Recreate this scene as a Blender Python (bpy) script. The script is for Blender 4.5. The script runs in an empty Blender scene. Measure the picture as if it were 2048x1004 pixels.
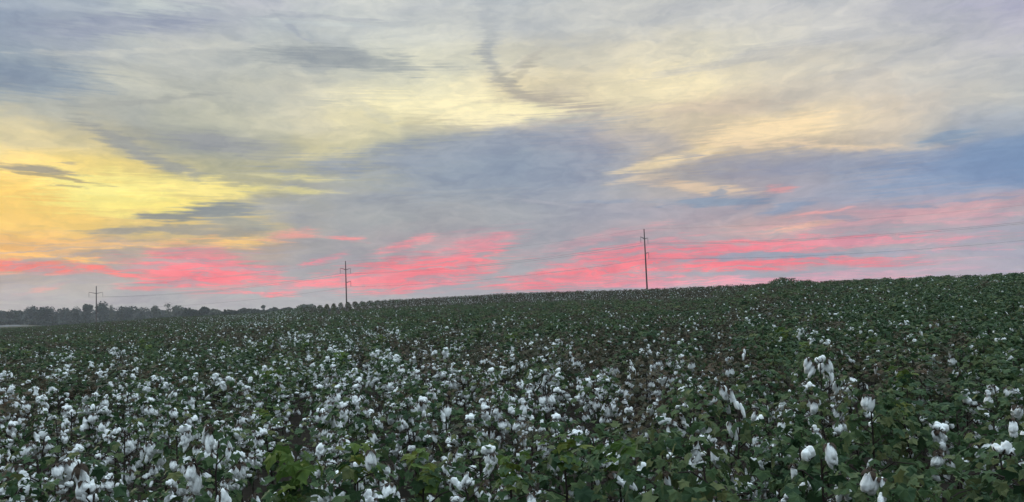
import bpy, bmesh, math, random
import numpy as np
from mathutils import Vector, Matrix, Euler

R = math.radians
sc = bpy.context.scene
COL = sc.collection
FPX, CX, CY = 1500.0, 1024.0, 502.0        # focal length in pixels of a 2048 wide frame
PITCH, ROLL, CAMZ = R(3.89), R(2.29), 1.95
EYE = Vector((0, 0, CAMZ))
_f = Vector((0, math.cos(PITCH), math.sin(PITCH)))
_r0 = Vector((1, 0, 0))
_u0 = _r0.cross(_f)
_R = _r0 * math.cos(ROLL) - _u0 * math.sin(ROLL)
_U = _r0 * math.sin(ROLL) + _u0 * math.cos(ROLL)

# ------------------------------------------------------------------ camera
cam_data = bpy.data.cameras.new("camera")
cam_data.sensor_width = 36.0
cam_data.lens = 36.0 * FPX / 2048.0
cam_data.clip_start = 0.05
cam_data.clip_end = 9000
cam = bpy.data.objects.new("camera", cam_data)
COL.objects.link(cam)
cam.matrix_world = Matrix(((_R.x, _U.x, -_f.x, EYE.x), (_R.y, _U.y, -_f.y, EYE.y), (_R.z, _U.z, -_f.z, EYE.z), (0, 0, 0, 1)))
sc.camera = cam
sc.view_settings.view_transform = 'Standard'
sc.view_settings.look = 'None'
sc.view_settings.exposure = 0.0
sc.view_settings.gamma = 1.0
sc.view_settings.use_curve_mapping = False
sc.cycles.max_bounces = 6
sc.cycles.diffuse_bounces = 3
sc.cycles.transparent_max_bounces = 8
sc.cycles.use_adaptive_sampling = True
sc.cycles.adaptive_threshold = 0.02


def pix_dir(px, py):
    return (_f * FPX + _R * (px - CX) + _U * (CY - py)).normalized()


def az_el(px, py):
    d = pix_dir(px, py)
    return math.degrees(math.atan2(d.x, d.y)), math.degrees(math.asin(d.z))


def dir_pix(az, el):
    a, e = R(az), R(el)
    d = Vector((math.sin(a) * math.cos(e), math.cos(a) * math.cos(e), math.sin(e)))
    z = d.dot(_f)
    return CX + FPX * d.dot(_R) / z, CY - FPX * d.dot(_U) / z


def project(p):
    d = Vector(p) - EYE
    z = max(d.dot(_f), 1e-3)
    return CX + FPX * d.dot(_R) / z, CY - FPX * d.dot(_U) / z


def s2l(c):
    c = c / 255.0
    return c / 12.92 if c <= 0.04045 else ((c + 0.055) / 1.055) ** 2.4


def lin(rgb):
    return tuple(s2l(v) for v in rgb) + (1.0,)


# ------------------------------------------------------------------ sky: cloud colours by azimuth and elevation
SKY_Y = [0, 50, 100, 150, 200, 250, 300, 350, 400, 450, 500, 550, 600]
SKY = [
 [(160,172,188),(165,175,190),(190,200,200),(185,188,198),(185,187,200),(198,202,204),(205,208,206),(203,206,206),(180,187,194),(190,193,196),(195,197,198),(192,194,197),(197,198,200),(198,200,202),(198,199,205),(190,190,202),(178,178,198)],
 [(155,168,184),(170,178,190),(168,174,188),(172,178,188),(185,192,194),(198,203,202),(202,206,204),(206,208,204),(190,194,196),(198,200,198),(203,203,198),(200,201,198),(206,206,202),(203,203,203),(190,191,194),(190,190,197),(184,184,198)],
 [(150,163,178),(158,168,182),(178,184,186),(195,197,192),(180,186,186),(172,178,180),(185,190,184),(212,214,202),(204,204,196),(214,210,196),(220,214,196),(218,213,194),(214,210,196),(200,199,192),(193,193,192),(194,195,194),(192,194,198)],
 [(143,158,172),(158,168,176),(202,203,192),(196,197,188),(200,201,190),(198,199,188),(206,206,190),(222,219,196),(222,214,184),(232,222,190),(238,228,196),(236,225,192),(222,213,192),(212,205,192),(202,199,192),(205,203,198),(200,201,198)],
 [(162,170,172),(168,174,174),(180,182,174),(186,187,174),(204,203,186),(208,205,188),(232,226,192),(246,238,200),(228,214,178),(215,203,178),(245,230,190),(228,212,182),(205,195,180),(214,204,186),(215,203,190),(205,200,190),(196,197,192)],
 [(205,198,168),(190,186,166),(160,165,164),(178,180,166),(194,193,176),(214,208,182),(240,230,184),(215,205,172),(190,184,178),(178,174,178),(200,188,172),(190,182,168),(240,218,175),(225,208,178),(212,200,176),(180,182,184),(148,162,185)],
 [(255,230,165),(250,228,155),(185,180,155),(160,164,160),(165,168,158),(205,198,160),(178,180,166),(155,165,176),(150,162,178),(158,163,180),(170,168,176),(220,198,160),(205,190,170),(195,182,165),(175,172,178),(140,158,185),(128,155,188)],
 [(255,222,135),(255,225,130),(250,225,130),(185,182,148),(190,185,150),(175,175,158),(165,168,165),(152,162,175),(148,162,178),(158,162,178),(178,172,168),(175,168,165),(168,162,172),(150,160,182),(145,160,185),(135,155,188),(130,155,188)],
 [(255,218,125),(255,224,125),(255,235,140),(245,225,135),(200,190,145),(160,164,170),(162,166,174),(165,168,172),(165,168,175),(160,165,178),(158,165,180),(170,165,175),(172,165,175),(155,160,180),(170,165,178),(185,168,175),(180,168,178)],
 [(255,210,125),(252,210,120),(225,195,130),(215,190,135),(195,180,140),(165,165,168),(165,168,170),(168,168,172),(165,168,175),(165,165,175),(180,165,172),(185,165,170),(200,168,165),(195,165,168),(188,165,172),(175,165,178),(165,165,180)],
 [(240,185,110),(225,175,120),(185,165,145),(190,165,135),(185,160,145),(165,165,168),(172,162,166),(172,162,166),(166,166,172),(170,164,172),(176,162,170),(176,162,172),(176,162,172),(175,163,173),(175,164,175),(172,165,178),(168,166,182)],
 [(176,166,162),(172,166,162),(172,164,162),(172,164,164),(168,165,168),(168,165,168),(168,165,168),(168,166,170),(168,166,170),(168,166,174),(168,166,174),(170,164,172),(176,164,174),(182,165,176),(184,166,180),(182,167,182),(178,168,184)],
 [(178,178,178),(178,178,177),(178,178,178),(174,174,176),(172,172,176),(172,173,178),(172,173,178),(172,172,178),(174,170,178),(174,170,178),(176,170,178),(180,170,178),(190,170,180),(190,170,182),(188,172,184),(186,172,186),(182,172,188)],
]
SKYA = np.array([[[s2l(v) for v in c] for c in row] for row in SKY])


def sky_at(px, py):
    x = min(max(px / 128.0, 0), 15.999)
    y = min(max(py / 50.0, 0), 11.999)
    i, j = int(x), int(y)
    fx, fy = x - i, y - j
    a = SKYA[j, i] * (1 - fx) + SKYA[j, i + 1] * fx
    b = SKYA[j + 1, i] * (1 - fx) + SKYA[j + 1, i + 1] * fx
    return a * (1 - fy) + b * fy


world = bpy.data.worlds.new("World")
sc.world = world
world.use_nodes = True
nt = world.node_tree
nt.nodes.clear()
N, L = nt.nodes, nt.links


def node(t, **kw):
    n = N.new(t)
    for k, v in kw.items():
        setattr(n, k, v)
    return n


def put(sock, v):
    if hasattr(v, 'is_output') or isinstance(v, bpy.types.NodeSocket):
        L.new(v, sock)
    else:
        sock.default_value = v


def mth(op, a, b=0.0, c=None, clamp=False):
    n = node('ShaderNodeMath', operation=op)
    n.use_clamp = clamp
    put(n.inputs[0], a)
    put(n.inputs[1], b)
    if c is not None:
        put(n.inputs[2], c)
    return n.outputs[0]


def mixc(fac, a, b, mode='MIX'):
    n = node('ShaderNodeMix', data_type='RGBA', blend_type=mode)
    put(n.inputs[0], fac)
    put(n.inputs[6], a)
    put(n.inputs[7], b)
    return n.outputs[2]


def noise(vec, scale, detail=3.0, rough=0.55, dist=0.0, color=False):
    n = node('ShaderNodeTexNoise')
    put(n.inputs['Vector'], vec)
    n.inputs['Scale'].default_value = scale
    n.inputs['Detail'].default_value = detail
    n.inputs['Roughness'].default_value = rough
    n.inputs['Distortion'].default_value = dist
    return n.outputs['Color' if color else 'Fac']


def mapped(vec, loc=(0, 0, 0), rot=0.0, scale=(1, 1, 1), kind='POINT'):
    n = node('ShaderNodeMapping', vector_type=kind)
    put(n.inputs['Vector'], vec)
    n.inputs['Location'].default_value = loc
    n.inputs['Rotation'].default_value = (0, 0, rot)
    n.inputs['Scale'].default_value = scale
    return n.outputs['Vector']


def sstep(v, a, b):
    n = node('ShaderNodeMapRange', interpolation_type='SMOOTHSTEP')
    put(n.inputs['Value'], v)
    n.inputs['From Min'].default_value = a
    n.inputs['From Max'].default_value = b
    return n.outputs[0]


def vmath(op, a, b):
    n = node('ShaderNodeVectorMath', operation=op)
    put(n.inputs[0], a)
    put(n.inputs[1], b)
    return n.outputs['Value'] if op == 'LENGTH' else n.outputs[0]


tc = node('ShaderNodeTexCoord')
sp = node('ShaderNodeSeparateXYZ')
L.new(tc.outputs['Generated'], sp.inputs[0])
az = mth('MULTIPLY', mth('ARCTAN2', sp.outputs[0], sp.outputs[1]), 57.29578)
el = mth('MULTIPLY', mth('ARCSINE', sp.outputs[2]), 57.29578)
cmb = node('ShaderNodeCombineXYZ')
L.new(az, cmb.inputs[0])
L.new(el, cmb.inputs[1])
P = cmb.outputs[0]
# wind-drawn warp: the displacement is long across and short up
w1 = vmath('SUBTRACT', noise(mapped(P, rot=R(-5), scale=(0.10, 0.34, 1)), 1.0, 5, 0.62, color=True), (0.5, 0.5, 0.5))
w2 = vmath('SUBTRACT', noise(mapped(P, rot=R(3), scale=(0.5, 1.6, 1)), 1.0, 4, 0.5, 0.1, color=True), (0.5, 0.5, 0.5))
W1 = vmath('ADD', P, vmath('MULTIPLY', w1, (7.0, 2.6, 0)))
W = vmath('ADD', W1, vmath('MULTIPLY', w2, (2.6, 1.3, 0)))
ws = node('ShaderNodeSeparateXYZ')
L.new(W, ws.inputs[0])
rampf = mth('MULTIPLY_ADD', ws.outputs[0], 1 / 120.0, 0.5)
ELS = [-0.6, 1.2, 3.0, 4.8, 6.6, 8.4, 10.2, 12.0, 13.8, 15.8, 18.0, 20.5, 23.0]
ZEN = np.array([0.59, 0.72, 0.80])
colr = None
for k, e in enumerate(ELS):
    r_ = node('ShaderNodeValToRGB')
    cr = r_.color_ramp
    cr.interpolation = 'B_SPLINE' if False else 'EASE'
    azs = list(np.linspace(-36, 36, 25))
    side = np.array(ZEN) * 0.62
    while len(cr.elements) > 1:
        cr.elements.remove(cr.elements[0])
    cr.elements[0].position = 0.0
    cr.elements[0].color = (*side, 1)
    for a_ in azs:
        q = cr.elements.new((a_ + 60) / 120.0)
        x_, y_ = dir_pix(a_, e)
        q.color = (*sky_at(x_, y_), 1)
    q = cr.elements.new(1.0)
    q.color = (*side, 1)
    if k and k % 3 == 0:
        rampf = mth('MULTIPLY_ADD', colr, 1e-8, rampf)
    L.new(rampf, r_.inputs[0])
    if colr is None:
        colr = r_.outputs[0]
    else:
        colr = mixc(sstep(ws.outputs[1], ELS[k - 1], e), colr, r_.outputs[0])

# blobs: (px, py, half length, half height, slope degrees, colour, strength, softness)
PINK, ROSE, PEACH = (255, 118, 130), (246, 138, 152), (246, 172, 154)
BLOBS = [
 # dark and bright high cloud
 (980, 40, 22, 70, 0, (176,182,188), .5, .1), (975, 105, 15, 40, 0, (172,177,180), .5, .1), (992, 142, 40, 13, -52, (172,173,170), .5, .1), (1020, 170, 40, 9, -38, (170,168,160), .5, .2), (1010, 150, 32, 5, 38, (178,175,165), .4, .2), (1040, 150, 38, 7, 42, (172,168,158), .5, .2), (1032, 130, 34, 5, 30, (236,228,206), .4, .2), (1050, 194, 46, 11, -26, (170,165,158), .55, .2), (1100, 205, 60, 12, -8, (176,168,158), .55, .2),
 (1155, 207, 85, 17, -5, (180,170,160), .75, .3), (1060, 118, 40, 6, 35, (190,184,172), .4, .3), (950, 222, 190, 22, -3, (253,243,200), .75, .3), (1040, 220, 80, 10, -3, (253,242,196), .6, .3),
 (330, 18, 90, 14, 0, (205,212,208), .6, .2), (700, 122, 140, 17, -5, (156,163,168), .75, .4), (250, 50, 150, 18, 4, (152,160,180), .75, .3), (80, 160, 110, 32, 0, (140,155,172), .8, .3), (640, 34, 130, 5, -4, (176,182,190), .6, .4), (578, 52, 46, 4, -38, (176,182,190), .6, .4), (640, 48, 110, 3, -3, (205,211,210), .5, .4), (300, 200, 110, 5, 6, (160,163,162), .5, .4), (745, 225, 50, 9, -28, (215,212,190), .5, .3), (1470, 120, 170, 8, 12, (196,194,190), .5, .3), (1750, 60, 200, 10, 10, (188,190,194), .5, .3),
 (250, 290, 90, 14, -28, (155,158,158), .8, .3), (330, 325, 90, 12, -22, (160,162,158), .8, .3), (450, 290, 110, 18, -6, (155,158,164), .7, .3), (600, 355, 90, 7, -2, (232,222,158), .7, .3), (560, 378, 100, 6, -3, (240,228,155), .7, .3),
 (900, 300, 290, 22, 9, (150,160,178), .65, .3), (1000, 345, 260, 40, 3, (148,160,178), .6, .2), (1350, 318, 85, 11, 14, (250,226,178), .95, .3), (1420, 300, 40, 8, 35, (246,222,180), .7, .3), (1330, 285, 60, 16, -20, (168,166,170), .6, .3), (1520, 262, 120, 20, 8, (248,224,184), .7, .3), (1620, 290, 180, 6, -1, (240,215,180), .8, .3),
 (1240, 195, 110, 22, 3, (250,236,196), .6, .2), (1420, 215, 120, 12, 4, (210,194,176), .6, .3), (1290, 355, 60, 6, 8, (226,206,178), .6, .3), (1400, 375, 90, 10, -5, (226,200,170), .75, .3), (1560, 378, 24, 7, 0, (222,160,160), .8, .2),
 (1600, 325, 260, 24, 1, (150,158,180), .55, .3), (1950, 340, 200, 45, 8, (128,154,188), .7, .2), (1885, 276, 62, 11, 12, (138,160,184), .75, .3),
 (300, 100, 200, 5, 3, (206,206,198), .4, .3), (1432, 404, 92, 9, 1, (138,154,176), .9, .5), (1438, 384, 14, 6, 20, (140,154,176), .7, .4), (1578, 414, 42, 9, 10, (138,154,180), .8, .4), (1210, 403, 55, 3, 0, (148,158,178), .7, .4), (1080, 405, 80, 3, -6, (176,176,184), .6, .3),
 # yellow west
 (20, 400, 190, 60, 0, (255,214,118), .75, .1), (215, 385, 120, 34, -8, (255,247,158), .8, .2), (400, 375, 130, 14, -4, (255,238,150), .8, .3), (330, 412, 190, 20, -3, (255,236,135), .7, .2),
 (70, 338, 70, 7, -6, (168,160,140), 1.0, .5), (95, 352, 95, 4, -9, (180,166,130), .9, .4), (135, 373, 30, 3, -3, (190,175,135), .7, .4), (140, 325, 25, 2.5, 0, (190,176,145), .7, .4),
 (440, 422, 72, 15, 2, (142,148,150), 1.0, .5), (345, 437, 55, 7, -2, (150,152,145), 1.0, .5), (470, 447, 70, 13, -6, (158,160,155), .85, .4), (360, 464, 150, 8, -1, (168,162,148), .95, .4), (215, 495, 150, 7, -2, (180,165,145), .6, .3),
 (560, 415, 60, 28, -10, (160,164,172), .7, .3), (100, 485, 150, 8, -3, (246,196,122), .8, .3), (90, 512, 110, 5, -6, (255,200,115), .9, .4), (250, 488, 150, 7, 2, (240,196,135), .8, .3), (480, 484, 70, 10, 4, (250,206,130), .9, .3),
 (330, 503, 110, 7, 0, (168,162,160), .6, .3),
 # rose under-lit cloud
 (60, 534, 110, 12, -3, (250,125,118), .95, .3), (40, 548, 80, 3, 0, PEACH, .5, .3), (212, 541, 58, 7, -14, (250,128,122), .95, .3), (290, 556, 40, 2.5, -4, (245,140,140), .8, .3), (400, 543, 112, 26, -3, PINK, .95, .35), (395, 515, 80, 22, 0, ROSE, .6, .2),
 (440, 562, 110, 6, 0, PINK, .8, .4), (280, 575, 40, 4, 0, (240,142,142), .8, .3), (500, 540, 50, 7, -12, ROSE, .7, .3), (85, 579, 40, 6, 12, (225,160,155), .6, .3),
 (650, 523, 30, 6, 18, ROSE, .8, .3), (645, 566, 100, 8, 7, (250,140,150), .9, .4), (530, 588, 60, 3, -1, (252,135,142), .9, .4), (590, 470, 48, 9, 5, (238,160,150), .75, .3), (690, 477, 28, 5, -5, (240,150,152), .8, .3),
 (840, 543, 118, 25, 7, PINK, 1.0, .45), (720, 556, 80, 12, 6, (250,135,145), .9, .4), (900, 520, 90, 14, 9, (250,130,140), .9, .4), (880, 566, 60, 7, 8, (250,140,150), .8, .4), (960, 492, 60, 14, 14, ROSE, .75, .25), (812, 489, 55, 7, 16, (250,150,155), .85, .35), (900, 487, 110, 22, 10, (200,155,165), .5, .2), (965, 508, 20, 4, 3, (160,158,166), .8, .4),
 (1130, 556, 110, 13, 6, PINK, .9, .4), (1240, 540, 140, 22, 8, PINK, .9, .4), (1230, 505, 110, 10, 12, ROSE, .75, .3), (1280, 562, 170, 8, 2, (250,140,152), .9, .4), (1180, 480, 130, 10, 12, (215,160,168), .6, .2), (1100, 553, 60, 4, 2, (165,160,170), .5, .4),
 (1430, 505, 190, 16, 3, PINK, .9, .35), (1520, 528, 220, 9, 1, PINK, 1.0, .4), (1600, 490, 230, 9, 3, ROSE, .85, .3), (1760, 484, 140, 8, 2, (225,155,170), .7, .3), (1860, 503, 120, 5, 4, (230,160,175), .7, .3), (1900, 516, 70, 3, 2, (225,165,180), .5, .3),
 (1590, 512, 230, 5.5, 1, (150,160,178), .95, .4), (1500, 546, 190, 5, 1, (165,165,178), .8, .4), (1480, 563, 230, 9, 2, (240,158,176), .8, .3), (1750, 548, 200, 7, 2, (215,165,182), .6, .2),
 (1790, 432, 260, 17, 7, (218,166,172), .75, .25), (1650, 424, 60, 4, 7, (240,172,168), .8, .3), (1600, 452, 60, 6, 9, (228,182,160), .7, .3), (1830, 413, 50, 4, 2, (150,158,180), .9, .4), (1960, 399, 75, 4, 5, (150,160,184), .8, .4), (1680, 434, 35, 3.5, -4, (160,160,178), .8, .4), (1980, 430, 150, 10, 7, (215,165,175), .6, .2),
]
w3 = vmath('SUBTRACT', noise(mapped(P, rot=R(-4), scale=(0.6, 2.0, 1)), 1.0, 4, 0.52, 0.1, color=True), (0.5, 0.5, 0.5))
w4 = vmath('SUBTRACT', noise(mapped(P, scale=(0.14, 0.5, 1)), 1.0, 3, 0.5, color=True), (0.5, 0.5, 0.5))
B = vmath('ADD', vmath('ADD', P, vmath('MULTIPLY', w3, (3.0, 1.05, 0))), vmath('MULTIPLY', w4, (2.4, 0.9, 0)))
streak = noise(mapped(P, rot=R(-5), scale=(0.30, 6.0, 1)), 1.0, 5, 0.62, 0.25)
edge = mth('MULTIPLY_ADD', streak, -2.6, 1.25)      # roughens every blob's rim into filaments
B0 = B
BS0 = vmath('ADD', P, vmath('MULTIPLY', w3, (1.7, 0.75, 0)))
for bi, (px, py, rx, ry, ang, rgb, st, soft) in enumerate(BLOBS):
    if bi % 10 == 0:      # a tiny dependence on the colour so far keeps the shader's evaluation in order
        B = vmath('ADD', B0, vmath('MULTIPLY', colr, (1e-7, 1e-7, 0)))
        BS = vmath('ADD', BS0, vmath('MULTIPLY', colr, (1e-7, 1e-7, 0)))
    a0, e0 = az_el(px, py)
    a1, e1 = az_el(px + 10, py - 10 * math.tan(R(ang)))
    g = math.hypot(a1 - a0, e1 - e0) / math.hypot(10, 10 * math.tan(R(ang)))
    small = ry < 18 and rx < 112 and rgb not in (PINK, ROSE)
    v = mapped(BS if small else B, (a0, e0, 0), math.atan2(e1 - e0, a1 - a0), (rx * g * 1.18, ry * g * 1.22, 1), 'TEXTURE')
    d = mth('ADD', vmath('LENGTH', v, (0, 0, 0)), mth('MULTIPLY', edge, 0.75) if False else edge)
    n = node('ShaderNodeMapRange', interpolation_type='SMOOTHSTEP')
    put(n.inputs['Value'], d)
    pk = rgb in (PINK, ROSE)
    n.inputs['From Min'].default_value = 1.55 if pk else 1.35
    n.inputs['From Max'].default_value = soft * (0.8 if pk else 0.95)
    n.inputs['To Max'].default_value = st
    colr = mixc(n.outputs[0], colr, lin(rgb))
# grey filaments and paler threads through the low rose cloud
low = mth('SUBTRACT', 1.0, sstep(el, 3.6, 6.5))
f1 = noise(mapped(W1, rot=R(-7), scale=(0.22, 3.6, 1)), 1.0, 7, 0.64, 0.1)
colr = mixc(mth('MULTIPLY', mth('MULTIPLY', sstep(f1, 0.47, 0.60), 0.62), low), colr, lin((170, 165, 172)))
f2 = noise(mapped(W1, loc=(7, 3, 0), rot=R(-5), scale=(0.25, 4.6, 1)), 1.0, 7, 0.64, 0.1)
colr = mixc(mth('MULTIPLY', mth('MULTIPLY', sstep(f2, 0.54, 0.70), 0.55), low), colr, mixc(1.0, colr, (1.18, 1.12, 1.12, 1), 'MULTIPLY'))
# fine streaks across the whole deck
fine = noise(mapped(W1, rot=R(12), scale=(0.7, 1.7, 1)), 1.0, 8, 0.62, 0.35)
colr = mixc(1.0, colr, mixc(sstep(fine, 0.3, 0.7), (0.925, 0.935, 0.95, 1), (1.065, 1.055, 1.04, 1)), 'MULTIPLY')
wisp = noise(mapped(W1, rot=R(-8), scale=(0.11, 0.42, 1)), 1.0, 5, 0.55, 0.7)
colr = mixc(1.0, colr, mixc(sstep(wisp, 0.32, 0.68), (0.87, 0.885, 0.925, 1), (1.10, 1.085, 1.05, 1)), 'MULTIPLY')
# a little more contrast between lit and shaded cloud
gm = node('ShaderNodeGamma')
L.new(colr, gm.inputs[0])
gm.inputs[1].default_value = 1.07
colr = mixc(1.0, gm.outputs[0], (1.03, 1.03, 1.03, 1), 'MULTIPLY')
# unseen sky above the frame, brightened as added fill light for the bolls
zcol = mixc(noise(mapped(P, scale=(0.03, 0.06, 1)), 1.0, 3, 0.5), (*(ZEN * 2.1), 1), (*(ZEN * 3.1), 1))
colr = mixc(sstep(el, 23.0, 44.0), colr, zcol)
colr = mixc(sstep(el, -1.0, -6.0), colr, (0.10, 0.11, 0.10, 1))
skyt = node('ShaderNodeTexSky')
skyt.sky_type = 'NISHITA'
skyt.sun_disc = False
skyt.sun_elevation = R(2.0)
skyt.sun_rotation = R(-46)
bg1 = node('ShaderNodeBackground')
L.new(skyt.outputs[0], bg1.inputs[0])
bg1.inputs[1].default_value = 0.05
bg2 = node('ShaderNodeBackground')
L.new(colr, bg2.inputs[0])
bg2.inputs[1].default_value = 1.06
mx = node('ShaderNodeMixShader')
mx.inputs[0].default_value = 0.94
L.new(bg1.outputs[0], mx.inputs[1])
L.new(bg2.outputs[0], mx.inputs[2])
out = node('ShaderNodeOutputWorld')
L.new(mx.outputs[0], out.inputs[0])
world.cycles.sampling_method = 'MANUAL'
world.cycles.sample_map_resolution = 512

sd = bpy.data.lights.new("sun", 'SUN')
sd.energy = 1.0
sd.angle = R(25)
sd.color = (1.0, 0.86, 0.66)
sun = bpy.data.objects.new("sun", sd)
COL.objects.link(sun)
sdir = Vector((math.sin(R(-46)) * math.cos(R(9)), math.cos(R(-46)) * math.cos(R(9)), math.sin(R(9))))
sun.rotation_euler = sdir.to_track_quat('Z', 'Y').to_euler()

# ------------------------------------------------------------------ helpers
rng = np.random.default_rng(7)


class MB:
    """Collects arrays of points and faces and links them as one mesh."""
    def __init__(s):
        s.v, s.f, s.m, s.t, s.n = [], [], [], [], 0

    def add(s, V, F, mat=0, tint=0.5):
        V = np.asarray(V, float)
        s.v.append(V)
        off = s.n
        s.f.extend([tuple(int(i) + off for i in f) for f in F])
        s.m.extend([mat] * len(F))
        s.t.append(np.full(len(V), tint) if np.isscalar(tint) else tint)
        s.n += len(V)

    def mesh(s, name, mats, smooth=False):
        me = bpy.data.meshes.new(name)
        V = np.concatenate(s.v) if s.v else np.zeros((0, 3))
        me.from_pydata(V.tolist(), [], s.f)
        for m in mats:
            me.materials.append(m)
        if len(mats) > 1:
            me.polygons.foreach_set('material_index', s.m)
        if smooth:
            me.polygons.foreach_set('use_smooth', [True] * len(s.f))
        at = me.attributes.new('tint', 'FLOAT', 'POINT')
        at.data.foreach_set('value', np.concatenate(s.t) if s.t else [])
        me.update()
        return me

    def build(s, name, mats, parent=None, smooth=False):
        return link(name, s.mesh(name, mats, smooth), parent)


def link(name, data, parent=None, loc=None):
    o = bpy.data.objects.new(name, data)
    COL.objects.link(o)
    if parent is not None:
        o.parent = parent
    if loc is not None:
        o.location = loc
    return o


def tag(o, label=None, cat=None, group=None, kind=None):
    if label:
        o['label'] = label
    if cat:
        o['category'] = cat
    if group:
        o['group'] = group
    if kind:
        o['kind'] = kind
    return o


def frame_from(d):
    d = np.asarray(d, float)
    d = d / max(np.linalg.norm(d), 1e-9)
    a = np.array([0, 0, 1.0]) if abs(d[2]) < .9 else np.array([1.0, 0, 0])
    x = np.cross(a, d)
    x /= np.linalg.norm(x)
    return x, np.cross(d, x), d


def tube(mb, pts, rad, sides=5, mat=0, tint=0.5):
    pts = np.asarray(pts, float)
    rad = np.full(len(pts), rad) if np.isscalar(rad) else np.asarray(rad)
    V, F = [], []
    for i, p in enumerate(pts):
        d = pts[min(i + 1, len(pts) - 1)] - pts[max(i - 1, 0)]
        x, y, _ = frame_from(d)
        for k in range(sides):
            a = 2 * math.pi * k / sides
            V.append(p + rad[i] * (math.cos(a) * x + math.sin(a) * y))
    for i in range(len(pts) - 1):
        for k in range(sides):
            k2 = (k + 1) % sides
            F.append((i * sides + k, i * sides + k2, (i + 1) * sides + k2, (i + 1) * sides + k))
    F.append(tuple(range(sides))[::-1])
    F.append(tuple((len(pts) - 1) * sides + k for k in range(sides)))
    mb.add(V, F, mat, tint)


def sm(t):
    t = np.clip(t, 0, 1)
    return t * t * (3 - 2 * t)


# ------------------------------------------------------------------ materials
def new_mat(name):
    m = bpy.data.materials.new(name)
    m.use_nodes = True
    t = m.node_tree
    b = t.nodes['Principled BSDF']
    return m, t, b


def plain(name, rgb, rough=0.8, spec=0.2, var=0.3, scale=6.0, bump=0.0):
    m, t, b = new_mat(name)
    tx = t.nodes.new('ShaderNodeTexCoord')
    n = t.nodes.new('ShaderNodeTexNoise')
    n.inputs['Scale'].default_value = scale
    n.inputs['Detail'].default_value = 6
    t.links.new(tx.outputs['Object'], n.inputs['Vector'])
    r = t.nodes.new('ShaderNodeValToRGB')
    r.color_ramp.elements[0].position = 0.3
    r.color_ramp.elements[1].position = 0.7
    r.color_ramp.elements[0].color = (*[c * (1 - var) for c in rgb], 1)
    r.color_ramp.elements[1].color = (*[min(1, c * (1 + var)) for c in rgb], 1)
    t.links.new(n.outputs['Fac'], r.inputs[0])
    t.links.new(r.outputs[0], b.inputs['Base Color'])
    b.inputs['Roughness'].default_value = rough
    b.inputs['Specular IOR Level'].default_value = spec
    if bump:
        bn = t.nodes.new('ShaderNodeBump')
        bn.inputs['Strength'].default_value = bump
        bn.inputs['Distance'].default_value = 0.02
        t.links.new(n.outputs['Fac'], bn.inputs['Height'])
        t.links.new(bn.outputs[0], b.inputs['Normal'])
    return m


def leaf_mat(name, stops, translucent=0.25, rough=0.55):
    """Leaf colour runs through the stops by each leaf's own tint, shifted a little per plant."""
    m, t, b = new_mat(name)
    at = t.nodes.new('ShaderNodeAttribute')
    at.attribute_name = 'tint'
    oi = t.nodes.new('ShaderNodeObjectInfo')
    ma = t.nodes.new('ShaderNodeMath')
    ma.operation = 'MULTIPLY_ADD'
    t.links.new(oi.outputs['Random'], ma.inputs[0])
    ma.inputs[1].default_value = 0.5
    t.links.new(at.outputs['Fac'], ma.inputs[2])
    mb_ = t.nodes.new('ShaderNodeMath')
    mb_.operation = 'MULTIPLY'
    t.links.new(ma.outputs[0], mb_.inputs[0])
    mb_.inputs[1].default_value = 1 / 1.5
    r = t.nodes.new('ShaderNodeValToRGB')
    els = r.color_ramp.elements
    els[0].position, els[0].color = 0.0, (*stops[0], 1)
    els[1].position, els[1].color = 1.0, (*stops[-1], 1)
    for i, s_ in enumerate(stops[1:-1]):
        e_ = els.new((i + 1) / (len(stops) - 1))
        e_.color = (*s_, 1)
    t.links.new(mb_.outputs[0], r.inputs[0])
    ntx = t.nodes.new('ShaderNodeTexNoise')
    ntx.inputs['Scale'].default_value = 38
    ntx.inputs['Detail'].default_value = 4
    tco = t.nodes.new('ShaderNodeTexCoord')
    t.links.new(tco.outputs['Object'], ntx.inputs['Vector'])
    nr = t.nodes.new('ShaderNodeValToRGB')
    nr.color_ramp.elements[0].position = .35
    nr.color_ramp.elements[1].position = .68
    nr.color_ramp.elements[0].color = (.72, .74, .72, 1)
    nr.color_ramp.elements[1].color = (1.4, 1.22, 1.1, 1)
    t.links.new(ntx.outputs['Fac'], nr.inputs[0])
    mot = t.nodes.new('ShaderNodeMix')
    mot.data_type = 'RGBA'
    mot.blend_type = 'MULTIPLY'
    mot.inputs[0].default_value = 1.0
    t.links.new(r.outputs[0], mot.inputs[6])
    t.links.new(nr.outputs[0], mot.inputs[7])
    t.links.new(mot.outputs[2], b.inputs['Base Color'])
    b.inputs['Roughness'].default_value = rough
    b.inputs['Specular IOR Level'].default_value = 0.10
    tr = t.nodes.new('ShaderNodeBsdfTranslucent')
    t.links.new(r.outputs[0], tr.inputs[0])
    mx_ = t.nodes.new('ShaderNodeMixShader')
    mx_.inputs[0].default_value = translucent
    t.links.new(b.outputs[0], mx_.inputs[1])
    t.links.new(tr.outputs[0], mx_.inputs[2])
    t.links.new(mx_.outputs[0], t.nodes['Material Output'].inputs[0])
    return m


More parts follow.
